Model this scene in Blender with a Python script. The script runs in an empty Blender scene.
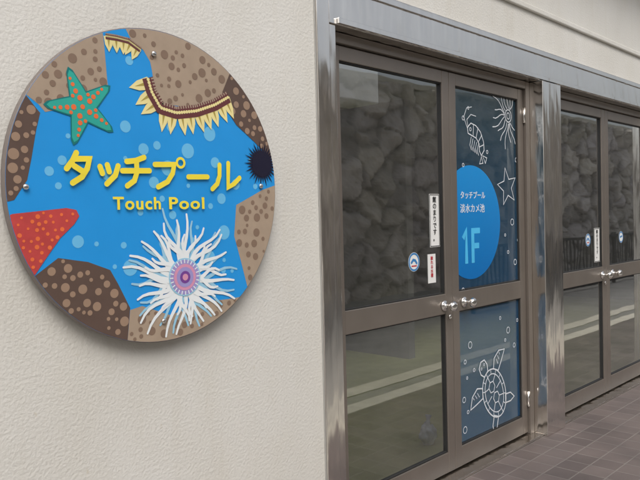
import bpy, bmesh, math, random
from mathutils import Vector, Matrix, noise
from mathutils.geometry import tessellate_polygon
random.seed(7)
S=bpy.context.scene
COL=S.collection
# ---------------------------------------------------------------- camera
FPX=700.0
CAM=Vector((0,-2.12,1.5))
th=math.radians(43.3); pt=math.radians(1.8); ro=math.radians(1.45)
a=Vector((math.cos(th),math.sin(th),0)); r0=Vector((a.y,-a.x,0))
fw=(a*math.cos(pt)+Vector((0,0,-math.sin(pt)))).normalized()
up0=r0.cross(fw).normalized()
R=r0*math.cos(ro)-up0*math.sin(ro)
U=up0*math.cos(ro)+r0*math.sin(ro)
cd=bpy.data.cameras.new("camera"); cam=bpy.data.objects.new("camera",cd); COL.objects.link(cam)
M=Matrix((R,U,-fw)).transposed().to_4x4(); M.translation=CAM
cam.matrix_world=M
cd.sensor_width=36; cd.lens=FPX/640*36; cd.clip_start=0.05; cd.clip_end=1000
S.camera=cam
def P(px,py,y=0.0):
    """survey helper: where on the plane Y=y a traced point of the facade lies (X,Z in metres)"""
    d=fw+R*((px-320)/FPX)+U*((240-py)/FPX)
    t=(y-CAM.y)/d.y
    q=CAM+d*t
    return (q.x,q.z)
# ---------------------------------------------------------------- materials
def lin(c):
    return tuple(((v/255)/12.92 if v/255<=0.04045 else (((v/255)+0.055)/1.055)**2.4) for v in c)
def mat(name,col,rough=0.6,metal=0.0,var=0.06,nscale=8,bump=0.0,bscale=60,spec=0.5,coat=0.0):
    m=bpy.data.materials.new(name); m.use_nodes=True
    nt=m.node_tree; b=nt.nodes["Principled BSDF"]
    b.inputs["Roughness"].default_value=rough; b.inputs["Metallic"].default_value=metal
    b.inputs["Specular IOR Level"].default_value=spec
    b.inputs["Coat Weight"].default_value=coat
    tc=nt.nodes.new("ShaderNodeTexCoord")
    n=nt.nodes.new("ShaderNodeTexNoise"); n.inputs["Scale"].default_value=nscale; n.inputs["Detail"].default_value=6
    nt.links.new(tc.outputs["Object"],n.inputs["Vector"])
    cr=nt.nodes.new("ShaderNodeValToRGB")
    cr.color_ramp.elements[0].position=0.3; cr.color_ramp.elements[1].position=0.7
    cr.color_ramp.elements[0].color=(*[v*(1-var) for v in col],1)
    cr.color_ramp.elements[1].color=(*[min(1,v*(1+var)) for v in col],1)
    nt.links.new(n.outputs["Fac"],cr.inputs["Fac"]); nt.links.new(cr.outputs["Color"],b.inputs["Base Color"])
    if bump>0:
        n2=nt.nodes.new("ShaderNodeTexNoise"); n2.inputs["Scale"].default_value=bscale; n2.inputs["Detail"].default_value=4
        nt.links.new(tc.outputs["Object"],n2.inputs["Vector"])
        bp=nt.nodes.new("ShaderNodeBump"); bp.inputs["Strength"].default_value=bump; bp.inputs["Distance"].default_value=0.01
        nt.links.new(n2.outputs["Fac"],bp.inputs["Height"]); nt.links.new(bp.outputs["Normal"],b.inputs["Normal"])
    return m
def smat(name,rgb,**k):
    return mat(name,lin(rgb),**k)

def wall_material():
    m=mat("painted_plaster",(0.70,0.685,0.645),rough=0.75,var=0.03,nscale=1.3,bump=0.28,bscale=90)
    nt=m.node_tree; b=nt.nodes["Principled BSDF"]; src=b.inputs["Base Color"].links[0].from_socket
    tc=nt.nodes.new("ShaderNodeTexCoord")
    def layer(src,scale,ns,p0,p1,c0):
        mp=nt.nodes.new("ShaderNodeMapping"); mp.inputs["Scale"].default_value=scale
        nt.links.new(tc.outputs["Object"],mp.inputs["Vector"])
        n=nt.nodes.new("ShaderNodeTexNoise"); n.inputs["Scale"].default_value=ns; n.inputs["Detail"].default_value=9; n.inputs["Roughness"].default_value=0.6
        nt.links.new(mp.outputs["Vector"],n.inputs["Vector"])
        r=nt.nodes.new("ShaderNodeValToRGB"); r.color_ramp.elements[0].position=p0; r.color_ramp.elements[1].position=p1
        r.color_ramp.elements[0].color=(*c0,1); r.color_ramp.elements[1].color=(1,1,1,1)
        nt.links.new(n.outputs["Fac"],r.inputs["Fac"])
        mx=nt.nodes.new("ShaderNodeMix"); mx.data_type='RGBA'; mx.blend_type='MULTIPLY'; mx.inputs[0].default_value=1
        nt.links.new(src,mx.inputs[6]); nt.links.new(r.outputs["Color"],mx.inputs[7])
        return mx.outputs[2]
    src=layer(src,(1.6,1.6,0.8),1.5,0.35,0.62,(0.945,0.935,0.91))
    src=layer(src,(1,1,0.9),14,0.26,0.34,(0.86,0.80,0.70))      # sparse small scuffs
    src=layer(src,(6,6,0.5),2.0,0.30,0.45,(0.965,0.955,0.935))  # very faint rain streaks
    nt.links.new(src,b.inputs["Base Color"])
    return m
M_WALL=wall_material()
M_SOF=mat("soffit_paint",(0.66,0.64,0.60),rough=0.8,var=0.04,nscale=2,bump=0.1,bscale=80)
def steel_material(name,base,rough):
    m=mat(name,base,rough=rough,metal=1.0,var=0.05,nscale=3)
    nt=m.node_tree; b=nt.nodes["Principled BSDF"]
    tc=nt.nodes.new("ShaderNodeTexCoord")
    mp=nt.nodes.new("ShaderNodeMapping"); mp.inputs["Scale"].default_value=(3,3,0.7)
    nt.links.new(tc.outputs["Object"],mp.inputs["Vector"])
    n=nt.nodes.new("ShaderNodeTexNoise"); n.inputs["Scale"].default_value=3; n.inputs["Detail"].default_value=2
    nt.links.new(mp.outputs["Vector"],n.inputs["Vector"])
    bp=nt.nodes.new("ShaderNodeBump"); bp.inputs["Strength"].default_value=0.5; bp.inputs["Distance"].default_value=0.02
    nt.links.new(n.outputs["Fac"],bp.inputs["Height"]); nt.links.new(bp.outputs["Normal"],b.inputs["Normal"])
    n2=nt.nodes.new("ShaderNodeTexNoise"); n2.inputs["Scale"].default_value=14; n2.inputs["Detail"].default_value=8
    nt.links.new(tc.outputs["Object"],n2.inputs["Vector"])
    mr=nt.nodes.new("ShaderNodeMapRange"); mr.inputs["To Min"].default_value=rough*0.6; mr.inputs["To Max"].default_value=rough*1.7
    nt.links.new(n2.outputs["Fac"],mr.inputs["Value"]); nt.links.new(mr.outputs["Result"],b.inputs["Roughness"])
    return m
M_STEEL=steel_material("stainless_steel",(0.83,0.80,0.76),0.12)
M_CHROME=mat("knob_steel",(0.85,0.83,0.80),rough=0.18,metal=1.0,var=0.03)
M_BRONZE=mat("bronze_anodised_frame",(0.27,0.235,0.205),rough=0.33,metal=0.6,var=0.06,nscale=5)
M_GASKET=mat("black_gasket",(0.02,0.02,0.02),rough=0.6)
M_SEAL=mat("sealant",(0.38,0.37,0.35),rough=0.6)
def glass_material():
    m=bpy.data.materials.new("door_glass"); m.use_nodes=True; nt=m.node_tree; nt.nodes.clear()
    o=nt.nodes.new("ShaderNodeOutputMaterial")
    t=nt.nodes.new("ShaderNodeBsdfTransparent"); t.inputs["Color"].default_value=(0.84,0.88,0.86,1)
    g=nt.nodes.new("ShaderNodeBsdfGlossy"); g.inputs["Roughness"].default_value=0.02; g.inputs["Color"].default_value=(0.96,0.98,1,1)
    fr=nt.nodes.new("ShaderNodeFresnel"); fr.inputs["IOR"].default_value=1.5
    mu=nt.nodes.new("ShaderNodeMath"); mu.operation='MULTIPLY_ADD'; mu.inputs[1].default_value=2.1; mu.inputs[2].default_value=0.14; mu.use_clamp=True
    nt.links.new(fr.outputs[0],mu.inputs[0])
    tc=nt.nodes.new("ShaderNodeTexCoord"); n=nt.nodes.new("ShaderNodeTexNoise"); n.inputs["Scale"].default_value=1.5
    nt.links.new(tc.outputs["Object"],n.inputs["Vector"])
    bp=nt.nodes.new("ShaderNodeBump"); bp.inputs["Strength"].default_value=0.08; bp.inputs["Distance"].default_value=0.02
    nt.links.new(n.outputs["Fac"],bp.inputs["Height"]); nt.links.new(bp.outputs["Normal"],g.inputs["Normal"])
    mx=nt.nodes.new("ShaderNodeMixShader")
    nt.links.new(mu.outputs[0],mx.inputs[0]); nt.links.new(t.outputs[0],mx.inputs[1]); nt.links.new(g.outputs[0],mx.inputs[2])
    # a thin film of dust on the pane
    df=nt.nodes.new("ShaderNodeBsdfDiffuse"); df.inputs["Color"].default_value=(0.6,0.6,0.58,1)
    n3=nt.nodes.new("ShaderNodeTexNoise"); n3.inputs["Scale"].default_value=4; n3.inputs["Detail"].default_value=8
    nt.links.new(tc.outputs["Object"],n3.inputs["Vector"])
    mr=nt.nodes.new("ShaderNodeMapRange"); mr.inputs["To Min"].default_value=0.0; mr.inputs["To Max"].default_value=0.06
    nt.links.new(n3.outputs["Fac"],mr.inputs["Value"])
    mx2=nt.nodes.new("ShaderNodeMixShader"); nt.links.new(mr.outputs["Result"],mx2.inputs[0])
    nt.links.new(mx.outputs[0],mx2.inputs[1]); nt.links.new(df.outputs[0],mx2.inputs[2])
    nt.links.new(mx2.outputs[0],o.inputs["Surface"])
    return m
M_GLASS=glass_material()
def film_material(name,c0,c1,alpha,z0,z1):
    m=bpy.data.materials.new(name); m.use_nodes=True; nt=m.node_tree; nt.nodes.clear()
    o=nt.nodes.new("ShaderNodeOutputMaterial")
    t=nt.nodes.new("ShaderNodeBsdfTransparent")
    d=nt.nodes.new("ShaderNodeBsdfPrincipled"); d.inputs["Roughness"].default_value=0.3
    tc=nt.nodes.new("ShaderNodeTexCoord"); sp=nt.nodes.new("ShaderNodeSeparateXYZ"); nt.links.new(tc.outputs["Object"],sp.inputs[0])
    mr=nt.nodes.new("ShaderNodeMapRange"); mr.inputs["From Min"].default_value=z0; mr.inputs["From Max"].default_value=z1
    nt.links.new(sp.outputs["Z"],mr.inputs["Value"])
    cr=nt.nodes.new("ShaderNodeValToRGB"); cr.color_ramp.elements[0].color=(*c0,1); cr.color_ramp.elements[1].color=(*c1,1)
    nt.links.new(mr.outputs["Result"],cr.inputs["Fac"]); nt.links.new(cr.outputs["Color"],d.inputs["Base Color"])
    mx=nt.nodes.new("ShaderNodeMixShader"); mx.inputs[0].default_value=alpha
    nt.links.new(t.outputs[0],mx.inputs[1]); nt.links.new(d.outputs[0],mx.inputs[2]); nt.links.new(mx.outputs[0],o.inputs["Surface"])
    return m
def grid_material(name,c1,c2,cm,size,mortar,rough):
    m=bpy.data.materials.new(name); m.use_nodes=True; nt=m.node_tree; b=nt.nodes["Principled BSDF"]
    tc=nt.nodes.new("ShaderNodeTexCoord")
    br=nt.nodes.new("ShaderNodeTexBrick"); br.offset=0.0; br.squash=1
    br.inputs["Scale"].default_value=1; br.inputs["Brick Width"].default_value=size; br.inputs["Row Height"].default_value=size
    br.inputs["Mortar Size"].default_value=mortar; br.inputs["Mortar Smooth"].default_value=0.3
    br.inputs["Color1"].default_value=(*c1,1); br.inputs["Color2"].default_value=(*c2,1); br.inputs["Mortar"].default_value=(*cm,1)
    nt.links.new(tc.outputs["Object"],br.inputs["Vector"])
    n=nt.nodes.new("ShaderNodeTexNoise"); n.inputs["Scale"].default_value=2.5; n.inputs["Detail"].default_value=8
    nt.links.new(tc.outputs["Object"],n.inputs["Vector"])
    r=nt.nodes.new("ShaderNodeValToRGB"); r.color_ramp.elements[0].position=0.3; r.color_ramp.elements[1].position=0.7
    r.color_ramp.elements[0].color=(0.68,0.68,0.68,1); r.color_ramp.elements[1].color=(1.1,1.08,1.05,1)
    nt.links.new(n.outputs["Fac"],r.inputs["Fac"])
    mx=nt.nodes.new("ShaderNodeMix"); mx.data_type='RGBA'; mx.blend_type='MULTIPLY'; mx.inputs[0].default_value=1
    nt.links.new(br.outputs["Color"],mx.inputs[6]); nt.links.new(r.outputs["Color"],mx.inputs[7]); nt.links.new(mx.outputs[2],b.inputs["Base Color"])
    bp=nt.nodes.new("ShaderNodeBump"); bp.inputs["Strength"].default_value=0.5; bp.inputs["Distance"].default_value=0.004; bp.invert=True
    nt.links.new(br.outputs["Fac"],bp.inputs["Height"]); nt.links.new(bp.outputs["Normal"],b.inputs["Normal"])
    b.inputs["Roughness"].default_value=rough
    return m
M_TILE=grid_material("paving_tiles",(0.135,0.11,0.105),(0.19,0.155,0.147),(0.23,0.205,0.19),0.15,0.005,0.45)
M_ASPH=mat("worn_concrete_ground",(0.28,0.27,0.25),rough=0.9,var=0.15,nscale=3,bump=0.4,bscale=150)
M_CONC=mat("pale_concrete",(0.62,0.58,0.49),rough=0.85,var=0.12,nscale=6,bump=0.2)
M_FLOORIN=mat("vinyl_floor",(0.55,0.56,0.20),rough=0.45,var=0.08)
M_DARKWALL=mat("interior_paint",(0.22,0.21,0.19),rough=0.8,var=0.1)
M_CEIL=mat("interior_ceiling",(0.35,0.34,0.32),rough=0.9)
M_WHITE=mat("white_enamel",(0.8,0.8,0.8),rough=0.4,var=0.03)
# ---------------------------------------------------------------- object helpers
def empty(name,loc,label,cat,group=None):
    e=bpy.data.objects.new(name,None); e.location=loc; COL.objects.link(e); e.empty_display_size=0.2
    e["label"]=label; e["category"]=cat
    if group: e["group"]=group
    return e
def link(name,me,parent=None,loc=(0,0,0)):
    o=bpy.data.objects.new(name,me); COL.objects.link(o)
    if parent is not None:
        o.parent=parent
        # coordinates are given in world space: subtract the parent's base
        o.location=Vector(loc)-Vector(parent.location)
    else: o.location=loc
    return o
def boxes(name,lst,m,parent=None,bevel=0.0,mats=None):
    bm=bmesh.new()
    for b in lst:
        x0,x1,y0,y1,z0,z1=b[:6]
        res=bmesh.ops.create_cube(bm,size=1.0)
        for v in res['verts']:
            v.co=Vector(((x0+x1)/2+v.co.x*(x1-x0),(y0+y1)/2+v.co.y*(y1-y0),(z0+z1)/2+v.co.z*(z1-z0)))
    if bevel>0:
        bmesh.ops.bevel(bm,geom=bm.edges[:],offset=bevel,segments=2,affect='EDGES',profile=0.5)
    me=bpy.data.meshes.new(name); bm.to_mesh(me); bm.free()
    me.materials.append(m)
    return link(name,me,parent)
def lathe(name,prof,center,axis,m,parent=None,seg=24):
    """prof: list of (radius, distance along axis)"""
    bm=bmesh.new(); ax=Vector(axis).normalized()
    t1=ax.orthogonal().normalized(); t2=ax.cross(t1)
    rings=[]
    for (r,h) in prof:
        if r<1e-6: rings.append([bm.verts.new(Vector(center)+ax*h)])
        else: rings.append([bm.verts.new(Vector(center)+ax*h+(t1*math.cos(2*math.pi*i/seg)+t2*math.sin(2*math.pi*i/seg))*r) for i in range(seg)])
    for A,B in zip(rings,rings[1:]):
        for i in range(seg):
            j=(i+1)%seg
            if len(A)==1 and len(B)==1: continue
            if len(A)==1: bm.faces.new((A[0],B[i],B[j]))
            elif len(B)==1: bm.faces.new((A[i],A[j],B[0]))
            else: bm.faces.new((A[i],A[j],B[j],B[i]))
    bmesh.ops.recalc_face_normals(bm,faces=bm.faces)
    for f in bm.faces: f.smooth=True
    me=bpy.data.meshes.new(name); bm.to_mesh(me); bm.free(); me.materials.append(m)
    return link(name,me,parent)

class Art:
    """flat artwork lying on planes Y = const, facing -Y"""
    def __init__(s): s.v=[]; s.f=[]; s.mi=[]; s.mats=[]
    def m(s,mt):
        if mt not in s.mats: s.mats.append(mt)
        return s.mats.index(mt)
    def poly(s,pts,y,mt):
        if len(pts)<3: return
        ar=sum(pts[i][0]*pts[(i+1)%len(pts)][1]-pts[(i+1)%len(pts)][0]*pts[i][1] for i in range(len(pts)))
        if abs(ar)<1e-8: return
        if ar<0: pts=pts[::-1]
        tri=tessellate_polygon([[Vector((p[0],p[1],0)) for p in pts]])
        b=len(s.v); s.v+=[(p[0],y,p[1]) for p in pts]; k=s.m(mt)
        for t in tri:
            A,B,C=[pts[i] for i in t]
            cr=(B[0]-A[0])*(C[1]-A[1])-(B[1]-A[1])*(C[0]-A[0])
            if cr<0: t=(t[0],t[2],t[1])
            s.f.append(tuple(b+i for i in t)); s.mi.append(k)
    def disc(s,c,r,y,mt,n=28,sx=1.0):
        s.poly([(c[0]+sx*r*math.cos(2*math.pi*i/n),c[1]+r*math.sin(2*math.pi*i/n)) for i in range(n)],y,mt)
    def ring(s,c,r,w,y,mt,n=40):
        b=len(s.v); k=s.m(mt)
        for i in range(n):
            ca,sa=math.cos(2*math.pi*i/n),math.sin(2*math.pi*i/n)
            s.v+=[(c[0]+(r-w/2)*ca,y,c[1]+(r-w/2)*sa),(c[0]+(r+w/2)*ca,y,c[1]+(r+w/2)*sa)]
        for i in range(n):
            j=(i+1)%n
            s.f.append((b+2*i,b+2*i+1,b+2*j+1,b+2*j)); s.mi.append(k)
    def stroke(s,pts,w,y,mt,w1=None,cap=True,closed=False):
        """one mitred ribbon, round ends"""
        n=len(pts); w1=w if w1 is None else w1
        L=[];Rr=[]
        def dirn(p,q):
            d=Vector((q[0]-p[0],q[1]-p[1])); 
            return d.normalized() if d.length>1e-9 else Vector((1,0))
        for i in range(n):
            if closed: d0=dirn(pts[i-1],pts[i]); d1=dirn(pts[i],pts[(i+1)%n])
            else:
                d0=dirn(pts[max(i-1,0)],pts[i]) if i>0 else dirn(pts[0],pts[1])
                d1=dirn(pts[i],pts[i+1]) if i<n-1 else d0
            n0=Vector((-d0.y,d0.x)); n1=Vector((-d1.y,d1.x)); nn=(n0+n1)
            nn=nn.normalized() if nn.length>1e-4 else n0
            k=min(1.6,1/max(0.3,nn.dot(n0)))
            hw=(w+(w1-w)*i/max(1,n-1))/2*k
            L.append((pts[i][0]+nn.x*hw,pts[i][1]+nn.y*hw)); Rr.append((pts[i][0]-nn.x*hw,pts[i][1]-nn.y*hw))
        b=len(s.v); k=s.m(mt)
        for l,r in zip(L,Rr): s.v+=[(l[0],y,l[1]),(r[0],y,r[1])]
        m=n if closed else n-1
        for i in range(m):
            j=(i+1)%n
            s.f.append((b+2*i,b+2*i+1,b+2*j+1,b+2*j)); s.mi.append(k)
        if cap and not closed:
            for (p,q,hw) in ((pts[0],pts[1],w/2),(pts[-1],pts[-2],w1/2)):
                d=dirn(q,p); a0=math.atan2(d.y,d.x)
                s.poly([(p[0]+hw*math.cos(a0-math.pi/2+math.pi*i/8),p[1]+hw*math.sin(a0-math.pi/2+math.pi*i/8)) for i in range(9)],y,mt)
    def build(s,name,parent):
        me=bpy.data.meshes.new(name); me.from_pydata(s.v,[],s.f)
        for m in s.mats: me.materials.append(m)
        for p,k in zip(me.polygons,s.mi): p.material_index=k
        me.update()
        return link(name,me,parent)
def text(name,body,x,y,z,size,m,parent,bold=0.0,align='LEFT',extr=0.0004,sx=1.0,space=1.0,line=1.0,rot=0.0):
    cu=bpy.data.curves.new(name,'FONT'); cu.body=body; cu.size=size; cu.extrude=extr; cu.offset=bold
    cu.align_x=align; cu.space_character=space; cu.space_line=line; cu.resolution_u=6
    tmp=bpy.data.objects.new("tmp",cu); COL.objects.link(tmp)
    dg=bpy.context.evaluated_depsgraph_get(); dg.update()
    me=bpy.data.meshes.new_from_object(tmp.evaluated_get(dg)); me.name=name
    bpy.data.objects.remove(tmp)
    me.transform(Matrix.Diagonal((sx,1,1,1)))
    me.transform(Matrix.Rotation(rot,4,'Z'))
    me.transform(Matrix.Rotation(math.pi/2,4,'X')); me.transform(Matrix.Translation((x,y,z)))
    me.materials.clear(); me.materials.append(m)
    return link(name,me,parent)
def inside(p,poly):
    c=False; n=len(poly); j=n-1
    for i in range(n):
        a_,b_=poly[i],poly[j]
        if (a_[1]>p[1])!=(b_[1]>p[1]) and p[0]<(b_[0]-a_[0])*(p[1]-a_[1])/(b_[1]-a_[1])+a_[0]: c=not c
        j=i
    return c
def clip(poly,C,r,n=96):
    out=poly
    for i in range(n):
        a0=2*math.pi*i/n; a1=2*math.pi*(i+1)/n
        A=(C[0]+r*math.cos(a0),C[1]+r*math.sin(a0)); B=(C[0]+r*math.cos(a1),C[1]+r*math.sin(a1))
        def sd(p): return (B[0]-A[0])*(p[1]-A[1])-(B[1]-A[1])*(p[0]-A[0])
        src=out; out=[]
        for k in range(len(src)):
            p,q=src[k-1],src[k]; dp,dq=sd(p),sd(q)
            if (dp>=0)!=(dq>=0):
                t=dp/(dp-dq); out.append((p[0]+(q[0]-p[0])*t,p[1]+(q[1]-p[1])*t))
            if dq>=0: out.append(q)
        if not out: return []
    return out
# ---------------------------------------------------------------- ground
def sheet(name,x0,x1,y0,y1,z,m):
    me=bpy.data.meshes.new(name); me.from_pydata([(x0,y0,z),(x1,y0,z),(x1,y1,z),(x0,y1,z)],[],[(0,1,2,3)])
    me.materials.append(m); o=link(name,me); o["kind"]="structure"; return o
sheet("ground",-300,300,-300,300,-0.112,M_ASPH)
g=boxes("pavement",[(-8,16,-1.15,0.0,-0.11,0.0)],M_TILE); g["kind"]="structure"
g=boxes("kerb",[(-8,16,-1.32,-1.153,-0.11,0.003)],M_CONC,bevel=0.008); g["kind"]="structure"
sheet("sunlit_strip",-8,16,-1.95,-1.75,-0.106,M_CONC)  # pale strip added as a sunlit band for the glass to mirror
# ---------------------------------------------------------------- building
XJ0,XJ1=2.25,2.385
C0,C1=4.40,4.67
E0,E1=6.77,7.05
HB,HT=2.37,2.575
DY=0.08
bld=empty("building",(5,0.2,0),"cream plastered building with a steel-framed glazed entrance","building")
boxes("wall",[(-8,XJ0,0,0.3,0,4.2),(XJ0,E1,0,0.3,HT,4.2),(E1,16,0,0.3,0,4.2)],M_WALL,bld)
boxes("canopy",[(2.1,16,-0.35,-0.002,3.55,3.66)],M_SOF,bld)
# shallow pelmet moulding above the steel header
boxes("moulding",[(XJ0+0.1,16,-0.022,-0.0005,2.80,2.835)],M_WALL,bld,bevel=0.006)
# stainless lining
boxes("door_jamb",[(XJ0+0.002,XJ1-0.052,-0.012,0.2,0.0,HT-0.002),(XJ1-0.05,XJ1,-0.002,0.2,0.0,HB-0.002)],M_STEEL,bld,bevel=0.003)
boxes("sealant",[(XJ0-0.006,XJ0+0.0015,-0.004,-0.0005,0.0,HT)],M_SEAL,bld,bevel=0.001)
boxes("door_jamb",[(E0,E1-0.002,-0.012,0.2,0.0,HB)],M_STEEL,bld,bevel=0.003)
boxes("column",[(C0,C1,-0.025,0.2,0.0,HB-0.002)],M_STEEL,bld,bevel=0.004)
boxes("header",[(XJ1-0.05,E1-0.002,-0.008,0.2,HB,HT-0.002)],M_STEEL,bld,bevel=0.003)
boxes("header_trim",[(XJ1+0.004,E1-0.004,-0.022,-0.009,HB+0.004,HB+0.03),(XJ1+0.004,E1-0.004,-0.018,-0.009,HT-0.04,HT-0.012)],M_STEEL,bld,bevel=0.002)
boxes("threshold",[(XJ1+0.002,C0-0.002,0.003,0.22,-0.02,0.012),(C1+0.002,E0-0.002,0.003,0.22,-0.02,0.012)],M_STEEL,bld,bevel=0.003)
fr=[]
for (o0,o1) in ((XJ1+0.002,C0-0.002),(C1+0.002,E0-0.002)):
    fr+=[(o0,o0+0.05,DY-0.01,DY+0.08,0.012,HB-0.002),(o1-0.05,o1,DY-0.01,DY+0.08,0.012,HB-0.002),(o0+0.052,o1-0.052,DY-0.01,DY+0.08,HB-0.05,HB-0.002)]
boxes("door_frame",fr,M_BRONZE,bld,bevel=0.003)
# interior (unseen ceiling gap behind the facade, added to let in daylight)
boxes("floor",[(-0.5,12,0.225,6.5,-0.05,0.004)],M_FLOORIN,bld)
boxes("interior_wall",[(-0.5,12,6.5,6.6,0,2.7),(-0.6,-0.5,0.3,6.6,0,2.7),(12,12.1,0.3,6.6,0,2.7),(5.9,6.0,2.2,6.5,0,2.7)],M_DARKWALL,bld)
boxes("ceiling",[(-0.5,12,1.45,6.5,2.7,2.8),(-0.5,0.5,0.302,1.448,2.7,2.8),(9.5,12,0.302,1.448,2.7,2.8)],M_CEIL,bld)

# interior cabinet seen through the glass
hx,hz=P(350,62,1.2); hx2,hz2=P(379,104,1.2)
hood=empty("wall_cabinet",((hx+hx2)/2,1.3,hz2),"pale grey box hanging inside behind the door glass","cabinet")
boxes("body",[(hx-0.3,hx2,1.2,1.5,hz2,hz+0.05)],M_WHITE,hood,bevel=0.01)
boxes("bracket",[(hx2-0.1,hx2-0.06,1.46,1.5,hz+0.052,2.7)],M_GASKET,hood)
# small plastic bag on floor
bx=P(428,435,0.5)[0]
bag=empty("plastic_bag",(bx,0.5,0),"small crumpled white and blue plastic bag on the floor inside","bag")
bm=bmesh.new(); bmesh.ops.create_icosphere(bm,subdivisions=4,radius=1)
for v in bm.verts:
    n=noise.noise(v.co*2.3)*0.35+noise.noise(v.co*6)*0.12
    k=1+n; z=v.co.z
    v.co=Vector((v.co.x*0.06*k*(1-0.35*max(0,z)),v.co.y*0.05*k*(1-0.35*max(0,z)),0.075+z*0.075*k))
    v.co.z=max(0.005,v.co.z)
me=bpy.data.meshes.new("body"); bm.to_mesh(me); bm.free()
mb=smat("bag_plastic",(232,240,252),rough=0.35,var=0.12,nscale=18); me.materials.append(mb)
for p in me.polygons: p.use_smooth=True
link("body",me,bag,(bx,0.5,0))
lathe("handle",[(0.018,0.0),(0.012,0.02),(0.022,0.05),(0.0,0.052)],(bx,0.5,0.145),(0.2,0,1),mb,bag,12)

# ---------------------------------------------------------------- doors
LT=HB-0.054
def make_leaf(x0,x1,handle_right,lab):
    e=empty("glass_door",((x0 if handle_right else x1),DY+0.03,0.015),lab,"door","glazed entrance doors")
    st=0.068; y0,y1=DY+0.01,DY+0.052; zb=0.022
    parts=[(x0,x0+st,y0,y1,zb,LT),(x1-st,x1,y0,y1,zb,LT),
      (x0+st+.0005,x1-st-.0005,y0+.001,y1-.001,zb,zb+0.115),(x0+st+.0005,x1-st-.0005,y0+.001,y1-.001,0.935,1.05),
      (x0+st+.0005,x1-st-.0005,y0+.001,y1-.001,LT-0.07,LT)]
    boxes("frame",parts,M_BRONZE,e,bevel=0.003)
    yg=(y0+y1)/2
    g=[]
    gl=[]
    for (za,zz) in ((zb+0.115,0.935),(1.05,LT-0.07)):
        xa,xb=x0+st,x1-st
        gl.append((xa-.004,xb+.004,za-.004,zz+.004))
        for q in ((xa,xa+.006,za,zz),(xb-.006,xb,za,zz),(xa+.0062,xb-.0062,za,za+.006),(xa+.0062,xb-.0062,zz-.006,zz)):
            g.append((q[0],q[1],yg-0.012,yg+0.012,q[2],q[3]))
    boxes("gasket",g,M_GASKET,e)
    for (xa,xb,za,zz) in gl:
        me=bpy.data.meshes.new("glass"); me.from_pydata([(xa,yg,za),(xb,yg,za),(xb,yg,zz),(xa,yg,zz)],[],[(0,1,2,3)]); me.materials.append(M_GLASS)
        link("glass",me,e)
    hx=(x1-0.09) if handle_right else (x0+0.115)
    lathe("door_knob",[(0,0),(0.031,0),(0.031,0.005),(0.026,0.009),(0.012,0.012),(0.011,0.035),(0.018,0.042),(0.027,0.052),(0.029,0.064),(0.024,0.074),(0.012,0.079),(0,0.08)],(hx,y0-0.001,0.985),(0,-1,0),M_CHROME,e)
    if handle_right:
        lathe("keyhole",[(0,0),(0.014,0),(0.014,0.006),(0.008,0.008),(0,0.008)],(x1-0.034,y0-0.001,0.915),(0,-1,0),M_CHROME,e,16)
    xh=x0+0.004 if handle_right else x1-0.004
    for z in (0.2,LT-0.22):
        lathe("hinge",[(0,0),(0.009,0),(0.009,0.1),(0,0.1)],(xh,y0-0.008,z),(0,0,1),M_CHROME,e,12)
    return e,yg
xm1=3.45; xm2=(C1+E0)/2+0.02
d1,YG=make_leaf(XJ1+0.056,xm1-0.002,True,"bronze framed glass door with a vertical notice and round sticker")
d2,_=make_leaf(xm1+0.002,C0-0.056,False,"bronze framed glass door with blue disc and sea creature drawings")
d3,_=make_leaf(C1+0.056,xm2-0.002,True,"bronze framed glass door beside the steel column")
d4,_=make_leaf(xm2+0.002,E0-0.056,False,"plain bronze framed glass door next to end jamb")
YF=YG-0.003
M_PAPER=mat("notice_paper",(0.8,0.8,0.78),rough=0.7,var=0.02)
M_INK=mat("black_ink",(0.015,0.015,0.015),rough=0.5)
M_RED=smat("red_ink",(190,50,60),rough=0.5)
M_STB=smat("sticker_blue",(60,130,190),rough=0.4)
M_LINE=mat("white_vinyl",(0.74,0.77,0.80),rough=0.5,var=0.02)
M_LTBLUE=smat("light_blue_vinyl",(80,190,240),rough=0.5)
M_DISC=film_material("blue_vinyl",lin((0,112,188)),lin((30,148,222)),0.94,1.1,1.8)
M_FILM=film_material("teal_film",lin((5,105,165)),lin((25,85,110)),0.30,0.1,2.2)
def rect(xa,za,xb,zz,y,m,name,par):
    A=Art(); A.poly([(xa,za),(xb,za),(xb,zz),(xa,zz)],y,m); return A.build(name,par)
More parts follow.
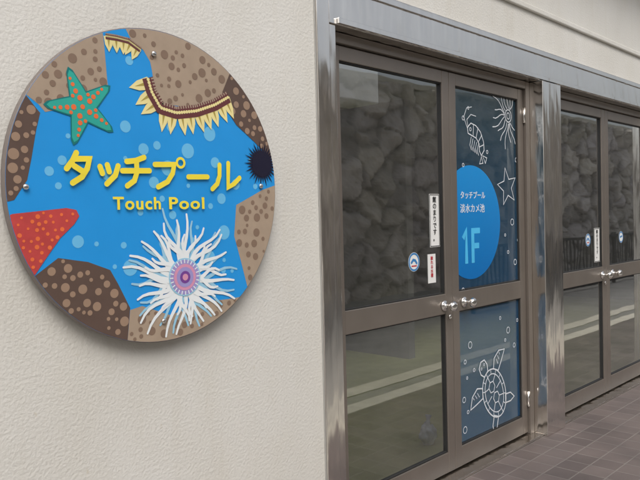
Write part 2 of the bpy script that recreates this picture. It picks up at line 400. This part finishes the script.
def notices(door,p_not,p_st,p_tag):
    # black-lettered vertical notice
    xa,zt=P(p_not[0],p_not[1],YF); xb,zb=P(p_not[2],p_not[3],YF)
    zt=P((p_not[0]+p_not[2])/2,p_not[1],YF)[1]; zb=P((p_not[0]+p_not[2])/2,p_not[3],YF)[1]
    rect(xa,zb,xb,zt,YF,M_PAPER,"notice",door)
    A=Art(); A.stroke([(xa+.005,zb+.005),(xb-.005,zb+.005),(xb-.005,zt-.005),(xa+.005,zt-.005)],0.004,YF-0.001,M_INK,closed=True)
    A.build("notice_border",door)
    h=(zt-zb-0.03)/7
    text("notice_lettering","\n".join("館のまりです。"),(xa+xb)/2,YF-0.0015,zt-0.012-h*0.85,h*0.95,M_INK,door,bold=0.0004,align='CENTER',line=1.0)
    c=P(p_st[0],p_st[1],YF); r=p_st[2]
    A=Art(); A.disc(c,r,YF,M_PAPER); A.ring(c,r*0.86,r*0.2,YF-0.0006,M_STB); A.stroke([(c[0]-r*.45,c[1]-r*.05),(c[0]-r*.15,c[1]+r*.22),(c[0]+r*.2,c[1]+r*.15),(c[0]+r*.45,c[1]-r*.15)],r*.28,YF-0.0008,M_STB)
    A.stroke([(c[0]-r*.4,c[1]-r*.42),(c[0]+r*.4,c[1]-r*.42)],r*.14,YF-0.001,M_RED)
    A.build("sticker",door)
    if p_tag:
        xa,_z=P(p_tag[0],p_tag[1],YF); xb,_z=P(p_tag[2],p_tag[3],YF)
        mx_=(p_tag[0]+p_tag[2])/2; zt=P(mx_,p_tag[1],YF)[1]; zb=P(mx_,p_tag[3],YF)[1]
        rect(xa,zb,xb,zt,YF,M_PAPER,"paper_tag",door)
        h=(zt-zb-0.01)/6
        text("tag_lettering","\n".join("触れる水槽"),(xa+xb)/2,YF-0.0015,zt-0.01-h*0.85,h*0.95,M_RED,door,bold=0.0003,align='CENTER')
notices(d1,(429,194,440,247),(414,262,0.052),(427.5,254,436,283))
notices(d3,(594,228,600,262),(588,240,0.05),None)
A=Art(); c=P(621,237,YF); A.disc(c,0.05,YF,M_PAPER); A.ring(c,0.043,0.01,YF-0.0006,M_STB); A.stroke([(c[0]-.02,c[1]),(c[0]+.02,c[1]+.008)],.014,YF-.0008,M_STB); A.build("sticker",d4)

# blue disc with lettering and film on door 2
gx0,gx1=xm1+0.002+0.074,C0-0.056-0.074
rect(gx0,0.15,gx1,0.925,YF+0.001,M_FILM,"window_film",d2)
rect(gx0,1.06,gx1,LT-0.08,YF+0.001,M_FILM,"window_film",d2)
zc=P(478,222,YF)[1]; xr=P(500,222,YF)[0]; rd=(P(475,165,YF)[1]-P(475,278,YF)[1])/2
cc=(xr-rd,zc)
pts=[(cc[0]+rd*math.cos(2*math.pi*i/72),cc[1]+rd*math.sin(2*math.pi*i/72)) for i in range(72)]
pts=[(max(p[0],gx0+0.001),p[1]) for p in pts]
pp=[pts[0]]
for p in pts[1:]:
    if abs(p[0]-pp[-1][0])+abs(p[1]-pp[-1][1])>1e-5: pp.append(p)
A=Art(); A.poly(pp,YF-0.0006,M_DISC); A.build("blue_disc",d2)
x_,z_=P(460,198,YF); x2,_=P(485,198,YF)
w=x2-x_
text("disc_lettering","タッチプール",x_,YF-0.0016,z_,w/6.0,M_LINE,d2,bold=0.0006)
x_,z_=P(460,212,YF)
text("disc_lettering","淡水カメ池",x_,YF-0.0016,z_,w/5.1,M_LINE,d2,bold=0.0004)
A=Art()
def Q(x,y): return P(x,y,YF)
bw=0.034
xa=Q(466.5,262)[0]; z0=Q(464,264)[1]; z1=Q(464,231)[1]
A.stroke([(xa-0.035,z1-0.045),(xa,z1),(xa,z0)],bw,YF-0.0016,M_LTBLUE,cap=False)
xf=Q(473,262)[0]
A.stroke([(xf+0.085,z1-0.002),(xf,z1-0.002),(xf,z0)],bw,YF-0.0016,M_LTBLUE,cap=False)
A.stroke([(xf+bw/2+0.0006,(z0+z1)/2+0.005),(xf+0.072,(z0+z1)/2+0.005)],bw,YF-0.0019,M_LTBLUE,cap=False)
A.build("floor_number",d2)

# sea creature line drawings
A=Art(); W=0.0065; YL=YF-0.0012
def wig(c,ang,r0,r1,amp,n=6,ph=0):
    o=[]
    for i in range(n):
        t=i/(n-1); r=r0+(r1-r0)*t; s_=amp*math.sin(t*5+ph)
        o.append((c[0]+r*math.cos(ang)-s_*math.sin(ang),c[1]+r*math.sin(ang)+s_*math.cos(ang)))
    return o
c=P(508,116,YF)
A.ring(c,0.04,W,YL,M_LINE); A.ring(c,0.02,W*.8,YL,M_LINE)
for k in range(20):
    an=2*math.pi*k/20+0.1
    q=wig(c,an,0.05,0.17+0.025*(k%3),0.012,6,k)
    q=[p for p in q if gx0+.01<p[0]<gx1-.01]
    if len(q)>2: A.stroke(q,W*.9,YL-0.0001*(k%3),M_LINE)
# shrimp
c=P(476,140,YF)
def seg(pts,wk=1.0,k=0,cl=False): A.stroke([(c[0]+x*1.15,c[1]+z*1.15) for x,z in pts],W*wk,YL-0.0002*k,M_LINE,closed=cl)
seg([(-.085,.06),(-.05,.085),(0,.075),(.045,.045),(.075,-.005),(.08,-.05),(.05,-.08),(.03,-.055),(.03,-.02),(0,.01),(-.04,.02),(-.08,.03)],1,0,True)
for k,(x,z,x2,z2) in enumerate(((-.03,.022,-.025,.08),(0,.012,.02,.066),(.022,-.008,.058,.03),(.032,-.035,.078,-.02))): seg([(x,z),(x2,z2)],.8,1)
for k in range(5): seg([(-.05+.018*k,.012-.008*k),(-.065+.018*k,-.03-.006*k),(-.05+.018*k,-.055-.006*k)],.7,2)
seg([(.05,-.085),(.03,-.125),(.065,-.12)],.9,1,True); seg([(.062,-.08),(.09,-.12),(.105,-.09)],.9,3,True)
seg([(-.085,.055),(-.12,.11),(-.09,.16),(-.04,.17)],.7,1); seg([(-.08,.06),(-.09,.10),(-.05,.13),(0,.125)],.7,3)
A.ring((c[0]-.065,c[1]+.06),.01,W*.7,YL-.0004,M_LINE,16)
# starfish
c=P(507,187,YF); o=[]
for k in range(10):
    r=0.125 if k%2==0 else 0.055
    an=math.pi/2+0.2+k*math.pi/5; o.append((c[0]+r*math.cos(an),c[1]+r*math.sin(an)))
A.stroke(o,W,YL,M_LINE,closed=True)
# turtle
c=P(494,392,YF); rt=2.2
def tp(x,z,s_=1.3): 
    x*=s_; z*=s_
    return (c[0]+x*math.cos(rt)-z*math.sin(rt),c[1]+x*math.sin(rt)+z*math.cos(rt))
def tl(pts,wk=1,k=0,cl=True): A.stroke([tp(x,z) for x,z in pts],W*wk*1.2,YL-.0002*k,M_LINE,closed=cl)
shell=[(.125*math.cos(t)*(1.0 if math.cos(t)>0 else 1.15),.098*math.sin(t)) for t in [2*math.pi*i/28 for i in range(28)]]
tl(shell); tl([(x*.8,z*.78) for x,z in shell],.8)
for i in range(14):
    x,z=shell[2*i]; tl([(x*.81,z*.79),(x*.98,z*.98)],.7,2,False)
hx_=[[(.035+.03*math.cos(i*math.pi/3),.028*math.sin(i*math.pi/3)) for i in range(6)],[(-.035+.03*math.cos(i*math.pi/3),.028*math.sin(i*math.pi/3)) for i in range(6)]]
for k,h in enumerate(hx_): tl(h,.8,1+k)
for (x0_,z0_,x1_,z1_) in ((.05,.027,.062,.058),(.05,-.027,.062,-.058),(.0,.03,.0,.075),(.0,-.03,.0,-.075),(-.05,.027,-.07,.055),(-.05,-.027,-.07,-.055),(.067,0,.098,0),(-.067,0,-.11,0)): tl([(x0_,z0_),(x1_,z1_)],.8,3,False)
tl([(.125,.02),(.155,.035),(.19,.03),(.205,0),(.19,-.03),(.155,-.035),(.125,-.02)],1,2)
for sg in (1,-1):
    tl([(.095,.065*sg),(.13,.10*sg),(.13,.155*sg),(.095,.20*sg),(.075,.15*sg),(.055,.092*sg)],1,3)
    for k in range(3): tl([(.085+.012*k,.11*sg+.02*k*sg),(.112+.006*k,.112*sg+.02*k*sg)],.6,5,False)
    tl([(-.09,.07*sg),(-.12,.11*sg),(-.165,.125*sg),(-.155,.085*sg),(-.125,.045*sg)],1,4)
    A.ring(tp(.175,.015*sg),.007,W*.6,YL-.0008,M_LINE,12)
# bubbles
for (bx_,by_,r) in ((463,118,.012),(468,108,.008),(487,152,.01),(516,160,.014),(463,165,.01),(512,222,.02),(518,240,.012),(508,252,.01),(515,262,.018),(505,235,.008),(463,290,.012),(470,345,.02),(465,362,.012),(474,370,.01),(508,330,.02),(514,345,.014),(500,318,.01),(517,320,.01),(464,400,.016),(468,412,.01),(512,428,.014),(465,430,.02),(505,340,.009),(467,378,.008)):
    q=P(bx_,by_,YF); A.ring(q,r,W*.7,YL,M_LINE,20)
A.build("line_drawing",d2)

# ---------------------------------------------------------------- round sign
SY=-0.055                     # front face
XL,XR=P(2.5,178,SY)[0],P(276,188,SY)[0]
sr=(XR-XL)/2; sx=(XL+XR)/2
zt=P(150,30,SY)[1]; zb=P(155,342,SY)[1]; sz=(zt+zb)/2
sr=(sr+(zt-zb)/2)/2
SC=(sx,sz)
sign=empty("round_sign",(sx,0,sz),"round colourful touch pool sign with sea creatures on the wall","sign")
M_BLUE=smat("print_blue",(38,152,228),rough=0.35,var=0.03,coat=0.2)
M_BUB=smat("print_bubble",(110,190,235),rough=0.35,var=0.02)
M_TAN=smat("print_tan",(170,151,132),rough=0.4,var=0.05,nscale=20)
M_TAND=smat("print_tan_dots",(134,112,96),rough=0.4)
M_BRN=smat("print_brown",(96,78,70),rough=0.4,var=0.05,nscale=20)
M_BRND=smat("print_brown_dots",(158,132,112),rough=0.4)
M_TEAL=smat("print_teal",(50,170,155),rough=0.4)
M_TEALD=smat("print_teal_edge",(25,120,120),rough=0.4)
M_ORG=smat("print_orange",(235,115,65),rough=0.4)
M_PINK=smat("print_pink",(192,72,70),rough=0.4,var=0.1,nscale=25)
M_CREAM=smat("print_cream",(238,224,158),rough=0.4)
M_OLIVE=smat("print_olive",(175,155,80),rough=0.4)
M_MAR=smat("print_maroon",(105,58,60),rough=0.4)
M_BLK=smat("print_black",(28,26,48),rough=0.4)
M_YEL=smat("print_yellow",(248,226,70),rough=0.35)
M_AW=smat("print_white",(235,240,242),rough=0.4,var=0.02)
M_AS=smat("print_pale_blue",(155,203,228),rough=0.4)
M_LAV=smat("print_lavender",(160,150,205),rough=0.4)
M_PUR=smat("print_purple",(120,70,150),rough=0.4)
M_PK2=smat("print_rose",(215,150,180),rough=0.4)
lathe("panel",[(0,0.008),(sr-0.0015,0.008),(sr,0.0065),(sr,-0.002),(sr,-0.018),(sr-0.002,-0.02),(0,-0.02)],(sx,SY+0.008,sz),(0,-1,0),smat("panel_edge",(120,110,105),rough=0.4),sign,96)
A=Art(); L=lambda k:SY-0.0006-0.0006*k
rc=sr-0.003
A.disc(SC,rc,L(0),M_BLUE,n=96)
def T(lst): return [P(x,y,SY) for x,y in lst]
def insc(p,r): return (p[0]-SC[0])**2+(p[1]-SC[1])**2<(rc-r)**2
rocks=[]
def rock(pts,base,dot,n,seed,lay=1,rmin=.006,rmax=.017):
    pg=clip(T(pts),SC,rc-0.0005); 
    if len(pg)<3: return
    A.poly(pg,L(lay),base); rocks.append(pg)
    rg=random.Random(seed); xs=[p[0] for p in pg]; zs=[p[1] for p in pg]; done=[]
    for _ in range(n*30):
        if len(done)>=n: break
        r=rg.uniform(rmin,rmax); q=(rg.uniform(min(xs),max(xs)),rg.uniform(min(zs),max(zs)))
        if not all(inside((q[0]+r*math.cos(t),q[1]+r*math.sin(t)),pg) for t in [0,1,2,3,4,5,6]): continue
        if any((q[0]-d[0])**2+(q[1]-d[1])**2<(r+d[2]+.006)**2 for d in done): continue
        done.append((q[0],q[1],r)); A.disc(q,r,L(lay+1),dot,18)
rock([(10,95),(20,60),(60,25),(101,20),(104,45),(107,80),(108,88),(88,92),(66,108),(45,112),(38,104),(24,93)],M_TAN,M_TAND,22,1)
rock([(-15,120),(10,85),(24,93),(40,113),(36,130),(31,160),(27,180),(14,200),(-6,205)],M_BRN,M_BRND,24,2,lay=1.3)
rock([(5,250),(27,282),(40,272),(58,258),(88,262),(110,270),(118,284),(130,308),(127,345),(90,345),(50,325)],M_BRN,M_BRND,32,3)
rock([(127,345),(130,310),(142,306),(170,315),(204,302),(228,299),(245,296),(240,330),(180,355)],M_TAN,M_TAND,24,4,lay=1.3)
rock([(236,205),(250,197),(262,190),(290,180),(290,230),(260,285),(248,290),(241,262),(234,236)],M_TAN,M_TAND,26,5)
rock([(222,92),(230,72),(250,85),(285,150),(272,160),(252,140),(236,125),(225,108)],M_BRN,M_BRND,18,6,lay=2.6)
rock([(122,22),(160,20),(215,45),(240,80),(226,96),(208,104),(185,107),(164,104),(154,88),(152,72),(150,62),(143,50),(132,42)],M_TAN,M_TAND,34,7)
# fringe
def fringe(path,plen,seed,bandw,npet,sgn=1):
    pts=T(path)
    ds=[0]
    for p,q in zip(pts,pts[1:]): ds.append(ds[-1]+math.hypot(q[0]-p[0],q[1]-p[1]))
    def at(t):
        d=t*ds[-1]
        for i in range(len(pts)-1):
            if d<=ds[i+1]+1e-9:
                k=(d-ds[i])/(ds[i+1]-ds[i]); p,q=pts[i],pts[i+1]
                dx,dz=(q[0]-p[0])/(ds[i+1]-ds[i]),(q[1]-p[1])/(ds[i+1]-ds[i])
                return (p[0]+(q[0]-p[0])*k,p[1]+(q[1]-p[1])*k),(dx,dz)
        return pts[-1],(1,0)
    for k in range(npet):
        (c0,d0)=at((k+0.5)/npet); nrm=(d0[1]*sgn,-d0[0]*sgn); hw=ds[-1]/npet*0.62
        tip=(c0[0]+nrm[0]*plen,c0[1]+nrm[1]*plen)
        pg=[(c0[0]-d0[0]*hw,c0[1]-d0[1]*hw),(c0[0]+d0[0]*hw,c0[1]+d0[1]*hw),(c0[0]+d0[0]*hw*.75+nrm[0]*plen*.55,c0[1]+d0[1]*hw*.75+nrm[1]*plen*.55),tip,(c0[0]-d0[0]*hw*.75+nrm[0]*plen*.55,c0[1]-d0[1]*hw*.75+nrm[1]*plen*.55)]
        pg=clip(pg,SC,rc-.001)
        if len(pg)>2: A.poly(pg,L(4.2)-0.0001*(k%3),M_CREAM)
        pg=clip([(c0[0]-d0[0]*hw*.35,c0[1]-d0[1]*hw*.35),(c0[0]+d0[0]*hw*.35,c0[1]+d0[1]*hw*.35),(c0[0]+nrm[0]*plen*.72,c0[1]+nrm[1]*plen*.72)],SC,rc-.001)
        if len(pg)>2: A.poly(pg,L(4.9)-0.0001*(k%3),M_OLIVE)
    pb=[at(i/40)[0] for i in range(41)]
    pb=[p for p in pb if insc(p,bandw*.6)]
    if len(pb)>1:
        A.stroke(pb,bandw,L(5.5),M_MAR,cap=False)
        for k in range(len(pb)-1):
            q=((pb[k][0]+pb[k+1][0])/2,(pb[k][1]+pb[k+1][1])/2)
            A.disc(q,bandw*.14,L(6),M_CREAM,8)
            dx,dz=pb[k+1][0]-pb[k][0],pb[k+1][1]-pb[k][1]; l=math.hypot(dx,dz) or 1
            nx,nz=-dz/l,dx/l
            A.stroke([(q[0]+nx*bandw*.28,q[1]+nz*bandw*.28),(q[0]+nx*bandw*.5,q[1]+nz*bandw*.5)],bandw*.12,L(6),M_TAN,cap=False)
fringe([(147,78),(151,92),(160,108),(176,113),(196,111),(214,105),(228,97)],0.082,1,0.044,12)
fringe([(104,36),(116,38),(128,41),(140,50)],0.05,2,0.02,5)
# red sea-star arm
arm=clip(T([(-5,222),(12,214),(40,211),(66,208),(76,210),(79,216),(74,224),(60,238),(46,258),(34,276),(22,285),(5,262)]),SC,rc-.0005)
A.poly(arm,L(3),M_PINK)
rg=random.Random(11); cnt=[]
for _ in range(900):
    q=P(rg.uniform(4,76),rg.uniform(208,278),SY); r=rg.uniform(.004,.0075)
    if not inside(q,arm) or any(math.hypot(q[0]-d[0],q[1]-d[1])<.019 for d in cnt): continue
    if not all(inside((q[0]+r*1.3*math.cos(t),q[1]+r*1.3*math.sin(t)),arm) for t in range(6)): continue
    cnt.append(q); A.disc(q,r,L(4),M_ORG,12)
# urchin
c=P(261,164,SY); 
for k in range(34):
    an=2*math.pi*k/34; rr=0.092 if k%2 else 0.078
    tip=(c[0]+rr*math.cos(an),c[1]+rr*math.sin(an))
    pg=clip([(c[0]+.045*math.cos(an-.12),c[1]+.045*math.sin(an-.12)),tip,(c[0]+.045*math.cos(an+.12),c[1]+.045*math.sin(an+.12))],SC,rc-.001)
    if len(pg)>2: A.poly(pg,L(5)-0.00008*(k%3),M_BLK)
pg=clip([(c[0]+.05*math.cos(t*.2),c[1]+.05*math.sin(t*.2)) for t in range(31)],SC,rc-.001); A.poly(pg,L(6),M_BLK)
# teal starfish
def star(c,ro_,ri,rot,y,m,rnd=0.25):
    o=[]
    for k in range(5):
        a0=rot+k*2*math.pi/5
        for (dr,da) in ((ri*1.25,-0.42),(ro_*.9,-0.10),(ro_,0),(ro_*.9,0.10),(ri*1.25,0.42),):
            o.append((c[0]+dr*math.cos(a0+da),c[1]+dr*math.sin(a0+da)))
        o.append((c[0]+ri*math.cos(a0+math.pi/5),c[1]+ri*math.sin(a0+math.pi/5)))
    A.poly(o,y,m)
c=P(82,107,SY)
star(c,0.128,0.052,math.pi/2+0.35,L(4),M_TEALD); star(c,0.118,0.047,math.pi/2+0.35,L(5),M_TEAL)
for k in range(5):
    an=math.pi/2+0.35+k*2*math.pi/5
    for (d,r) in ((.03,.009),(.052,.008),(.074,.0065),(.093,.005)):
        A.disc((c[0]+d*math.cos(an+.08*(1 if d>.05 else -1)),c[1]+d*math.sin(an+.08)),r,L(6),M_ORG,12)
    A.disc((c[0]+.045*math.cos(an+.45),c[1]+.045*math.sin(an+.45)),.006,L(6.3),M_ORG,12)
A.disc(c,.008,L(6.3),M_ORG,12)
# bubbles on the blue
rg=random.Random(21); done=[]
for _ in range(1500):
    if len(done)>46: break
    r=rg.choice([.008,.011,.015,.02,.027]); q=(SC[0]+rg.uniform(-sr,sr),SC[1]+rg.uniform(-sr,sr))
    if not insc(q,r+.01): continue
    if any(any(inside((q[0]+(r+.012)*math.cos(t),q[1]+(r+.012)*math.sin(t)),pg) for t in range(7)) for pg in rocks+[arm]): continue
    if any(math.hypot(q[0]-d[0],q[1]-d[1])<r+d[2]+.02 for d in done): continue
    done.append((q[0],q[1],r)); A.disc(q,r,L(1),M_BUB,24)
# white anemone
c=P(184,277,SY); rg=random.Random(5)
for ringi,(n,r1,wd,mt) in enumerate(((20,0.245,.014,M_AS),(24,0.235,.015,M_AW),(20,0.17,.015,M_AW))):
    for k in range(n):
        an=2*math.pi*(k+.5*ringi)/n+rg.uniform(-.08,.08); rr=r1*rg.uniform(.78,1.06)
        pts_=wig(c,an,0.04,rr,rg.uniform(.006,.02)*rg.choice((-1,1)),8,rg.uniform(0,1))
        pts_=[p for p in pts_ if insc(p,.012)]
        if len(pts_)>2: A.stroke(pts_,wd*1.25,L(3.2+ringi*1.4)-0.00012*(k%5),mt,w1=wd*.5)
A.disc(c,.068,L(8),M_AS,40); A.disc(c,.062,L(9),M_LAV,40); A.disc(c,.047,L(10),M_PK2,40); A.disc(c,.036,L(11),M_LAV,40); A.disc(c,.022,L(12),M_PUR,30); A.disc(c,.012,L(13),M_PK2,20)
for k in range(24):
    an=2*math.pi*k/24; A.stroke([(c[0]+.05*math.cos(an),c[1]+.05*math.sin(an)),(c[0]+.064*math.cos(an),c[1]+.064*math.sin(an))],.004,L(10),M_AW,cap=False)
A.build("artwork",sign)
# katakana title
KT=[("タ",64,153,26,30,[[(.42,1),(.28,.74),(.05,.48)],[(.31,.80),(.92,.80),(.84,.48),(.64,.2),(.28,0)],[(.34,.56),(.74,.34)]]),
("ッ",97,163,20,21,[[(.08,.82),(.2,.5)],[(.44,.9),(.54,.58)],[(.98,.85),(.84,.4),(.42,.0)]]),
("チ",121,157,27,29,[[(.80,.98),(.5,.87),(.16,.84)],[(.0,.52),(1,.52)],[(.52,.86),(.53,.45),(.44,.18),(.18,0)]]),
("プ",153,161,24,26,[[(.02,.86),(.82,.86),(.76,.52),(.55,.2),(.16,0)]]),
("ー",187,175,19,4,[[(0,.5),(1,.5)]]),
("ル",211,163,27,26,[[(.26,.92),(.26,.5),(.18,.2),(0,0)],[(.58,.98),(.58,.06),(.8,.2),(1,.42)]])]
A=Art()
for (ch,x0,y0,w_,h_,strokes) in KT:
    for i,s_ in enumerate(strokes):
        pts_=[P(x0+u*w_,y0+(1-v)*h_,SY) for u,v in s_]
        A.stroke(pts_,0.0185,L(14)-0.0003*i,M_YEL)
q=P(179,163,SY); A.ring(q,.016,.009,L(15.5),M_YEL,24)
A.build("title_lettering",sign)
for (wd_,xa_,xb_) in (("Touch",112,159.5),("Pool",167,203)):
    x_,z_=P(xa_,209,SY); x2,_=P(xb_,209,SY); z_=P(157,209,SY)[1]
    o=text("subtitle_lettering",wd_,0,0,0,0.058,M_YEL,None,bold=0.0014,space=1.14)
    w_=max(v.co.x for v in o.data.vertices); k=(x2-x_)/w_
    o.data.transform(Matrix.Diagonal((k,1,1,1))); o.data.transform(Matrix.Translation((x_,L(14),z_)))
    o.parent=sign; o.location=-Vector(sign.location)
for (bx_,by_) in ((25,187),(153,54),(163,321),(260,186)):
    q=P(bx_,by_,SY)
    lathe("bolt",[(0,0),(0.0095,0),(0.0095,0.005),(0.007,0.0085),(0,0.009)],(q[0],SY-0.0025,q[1]),(0,-1,0),M_CHROME,sign,18)
    lathe("standoff",[(0,0),(0.009,0),(0.009,abs(SY)-0.024),(0,abs(SY)-0.024)],(q[0],-0.0005,q[1]),(0,-1,0),M_CHROME,sign,18)

# ---------------------------------------------------------------- opposite side of the lane (what the glass mirrors)
def stone_wall():
    e=empty("stone_retaining_wall",(4,-6.4,0),"rough grey-brown dry-stone retaining wall across the lane","wall")
    X0,X1,H=-9,30,4.4; st=0.05
    nx=int((X1-X0)/st); nz=int(H/st); V=[];F=[];Cc=[]
    for j in range(nz+1):
        for i in range(nx+1):
            x=X0+i*st; z=j*st-0.11
            w=noise.noise(Vector((x*1.2,z*1.2,3)))*0.45+noise.noise(Vector((x*4,z*4,9)))*0.12
            d,p=noise.voronoi(Vector((x*1.25+w,z*1.9+w,0.3)))
            e_=d[1]-d[0]; h=min(1,e_*4.5)**.5
            rr=random.Random(int(p[0].x*977+p[0].y*3571+p[0].z*77)); t=rr.random()
            tx,tz=rr.uniform(-.3,.3),rr.uniform(-.3,.3)
            n=noise.noise(Vector((x*3,z*3,0)))*0.10+noise.noise(Vector((x*8,z*8,0)))*.05+noise.noise(Vector((x*18,z*18,0)))*.02
            V.append((x,-6.4+0.11*h+n-0.06*z+h*(tx*(x*1.25-p[0].x)+tz*(z*1.9-p[0].y))*.6,z))
            b=(0.36+0.28*t)*(0.35+0.65*h)*(1+2.2*n)
            Cc.append((b*1.10,b*1.0,b*(0.84+.1*rr.random()),1))
    for j in range(nz):
        for i in range(nx):
            q=j*(nx+1)+i; F.append((q+1,q,q+nx+1,q+nx+2))
    me=bpy.data.meshes.new("stonework"); me.from_pydata(V,[],F)
    ca=me.color_attributes.new("stone",'FLOAT_COLOR','POINT')
    for i,c_ in enumerate(Cc): ca.data[i].color=c_
    m=bpy.data.materials.new("rough_stone"); m.use_nodes=True; nt=m.node_tree; b=nt.nodes["Principled BSDF"]; b.inputs["Roughness"].default_value=.9
    at=nt.nodes.new("ShaderNodeAttribute"); at.attribute_name="stone"; nt.links.new(at.outputs["Color"],b.inputs["Base Color"])
    n=nt.nodes.new("ShaderNodeTexNoise"); n.inputs["Scale"].default_value=25; bp=nt.nodes.new("ShaderNodeBump"); bp.inputs["Strength"].default_value=.5; bp.inputs["Distance"].default_value=.02
    nt.links.new(n.outputs["Fac"],bp.inputs["Height"]); nt.links.new(bp.outputs["Normal"],b.inputs["Normal"])
    me.materials.append(m); link("stonework",me,e)
    boxes("coping",[(X0,X1,-7.3,-6.6,4.26,4.38)],M_CONC,e,bevel=0.01)
stone_wall()
rl=empty("metal_railing",(15,-3.6,-0.11),"dark metal railing with upright bars along the lane","railing")
xs=[10.0+0.15*i for i in range(80)]
boxes("balusters",[(x,x+.025,-3.61,-3.588,-0.02,0.93) for x in xs],M_GASKET,rl)
boxes("rail",[(9.9,22.1,-3.625,-3.575,0.93,0.98),(9.9,22.1,-3.62,-3.58,-0.06,-0.02)],M_GASKET,rl)
for x in (9.87,12.9,15.9,18.9,22.1): boxes("post",[(x-.03,x+.03,-3.63,-3.57,-0.11,1.02)],M_GASKET,rl,bevel=.004)

# ---------------------------------------------------------------- light
w=bpy.data.worlds.new("World"); S.world=w; w.use_nodes=True; nt=w.node_tree
sk=nt.nodes.new("ShaderNodeTexSky"); sk.sky_type='NISHITA'; sk.sun_disc=False
EL=math.radians(50); AZ=math.radians(215)
sk.sun_elevation=EL; sk.sun_rotation=AZ; sk.dust_density=5; sk.air_density=1.0; sk.ozone_density=1.0
hs=nt.nodes.new("ShaderNodeHueSaturation"); hs.inputs["Saturation"].default_value=0.35; hs.inputs["Value"].default_value=1.0   # hazy overcast sky
nt.links.new(sk.outputs[0],hs.inputs["Color"])
nt.links.new(hs.outputs[0],nt.nodes["Background"].inputs[0]); nt.nodes["Background"].inputs[1].default_value=0.15
sd=bpy.data.lights.new("sun",'SUN'); sd.energy=1.2; sd.angle=math.radians(35); sd.color=(1,0.97,0.92)
so=bpy.data.objects.new("sun",sd); COL.objects.link(so); so.location=(0,-10,10)
dirn=Vector((math.sin(AZ)*math.cos(EL),math.cos(AZ)*math.cos(EL),math.sin(EL)))
so.rotation_euler=dirn.to_track_quat('Z','Y').to_euler()
S.view_settings.view_transform='Standard'; S.view_settings.look='None'; S.view_settings.exposure=0
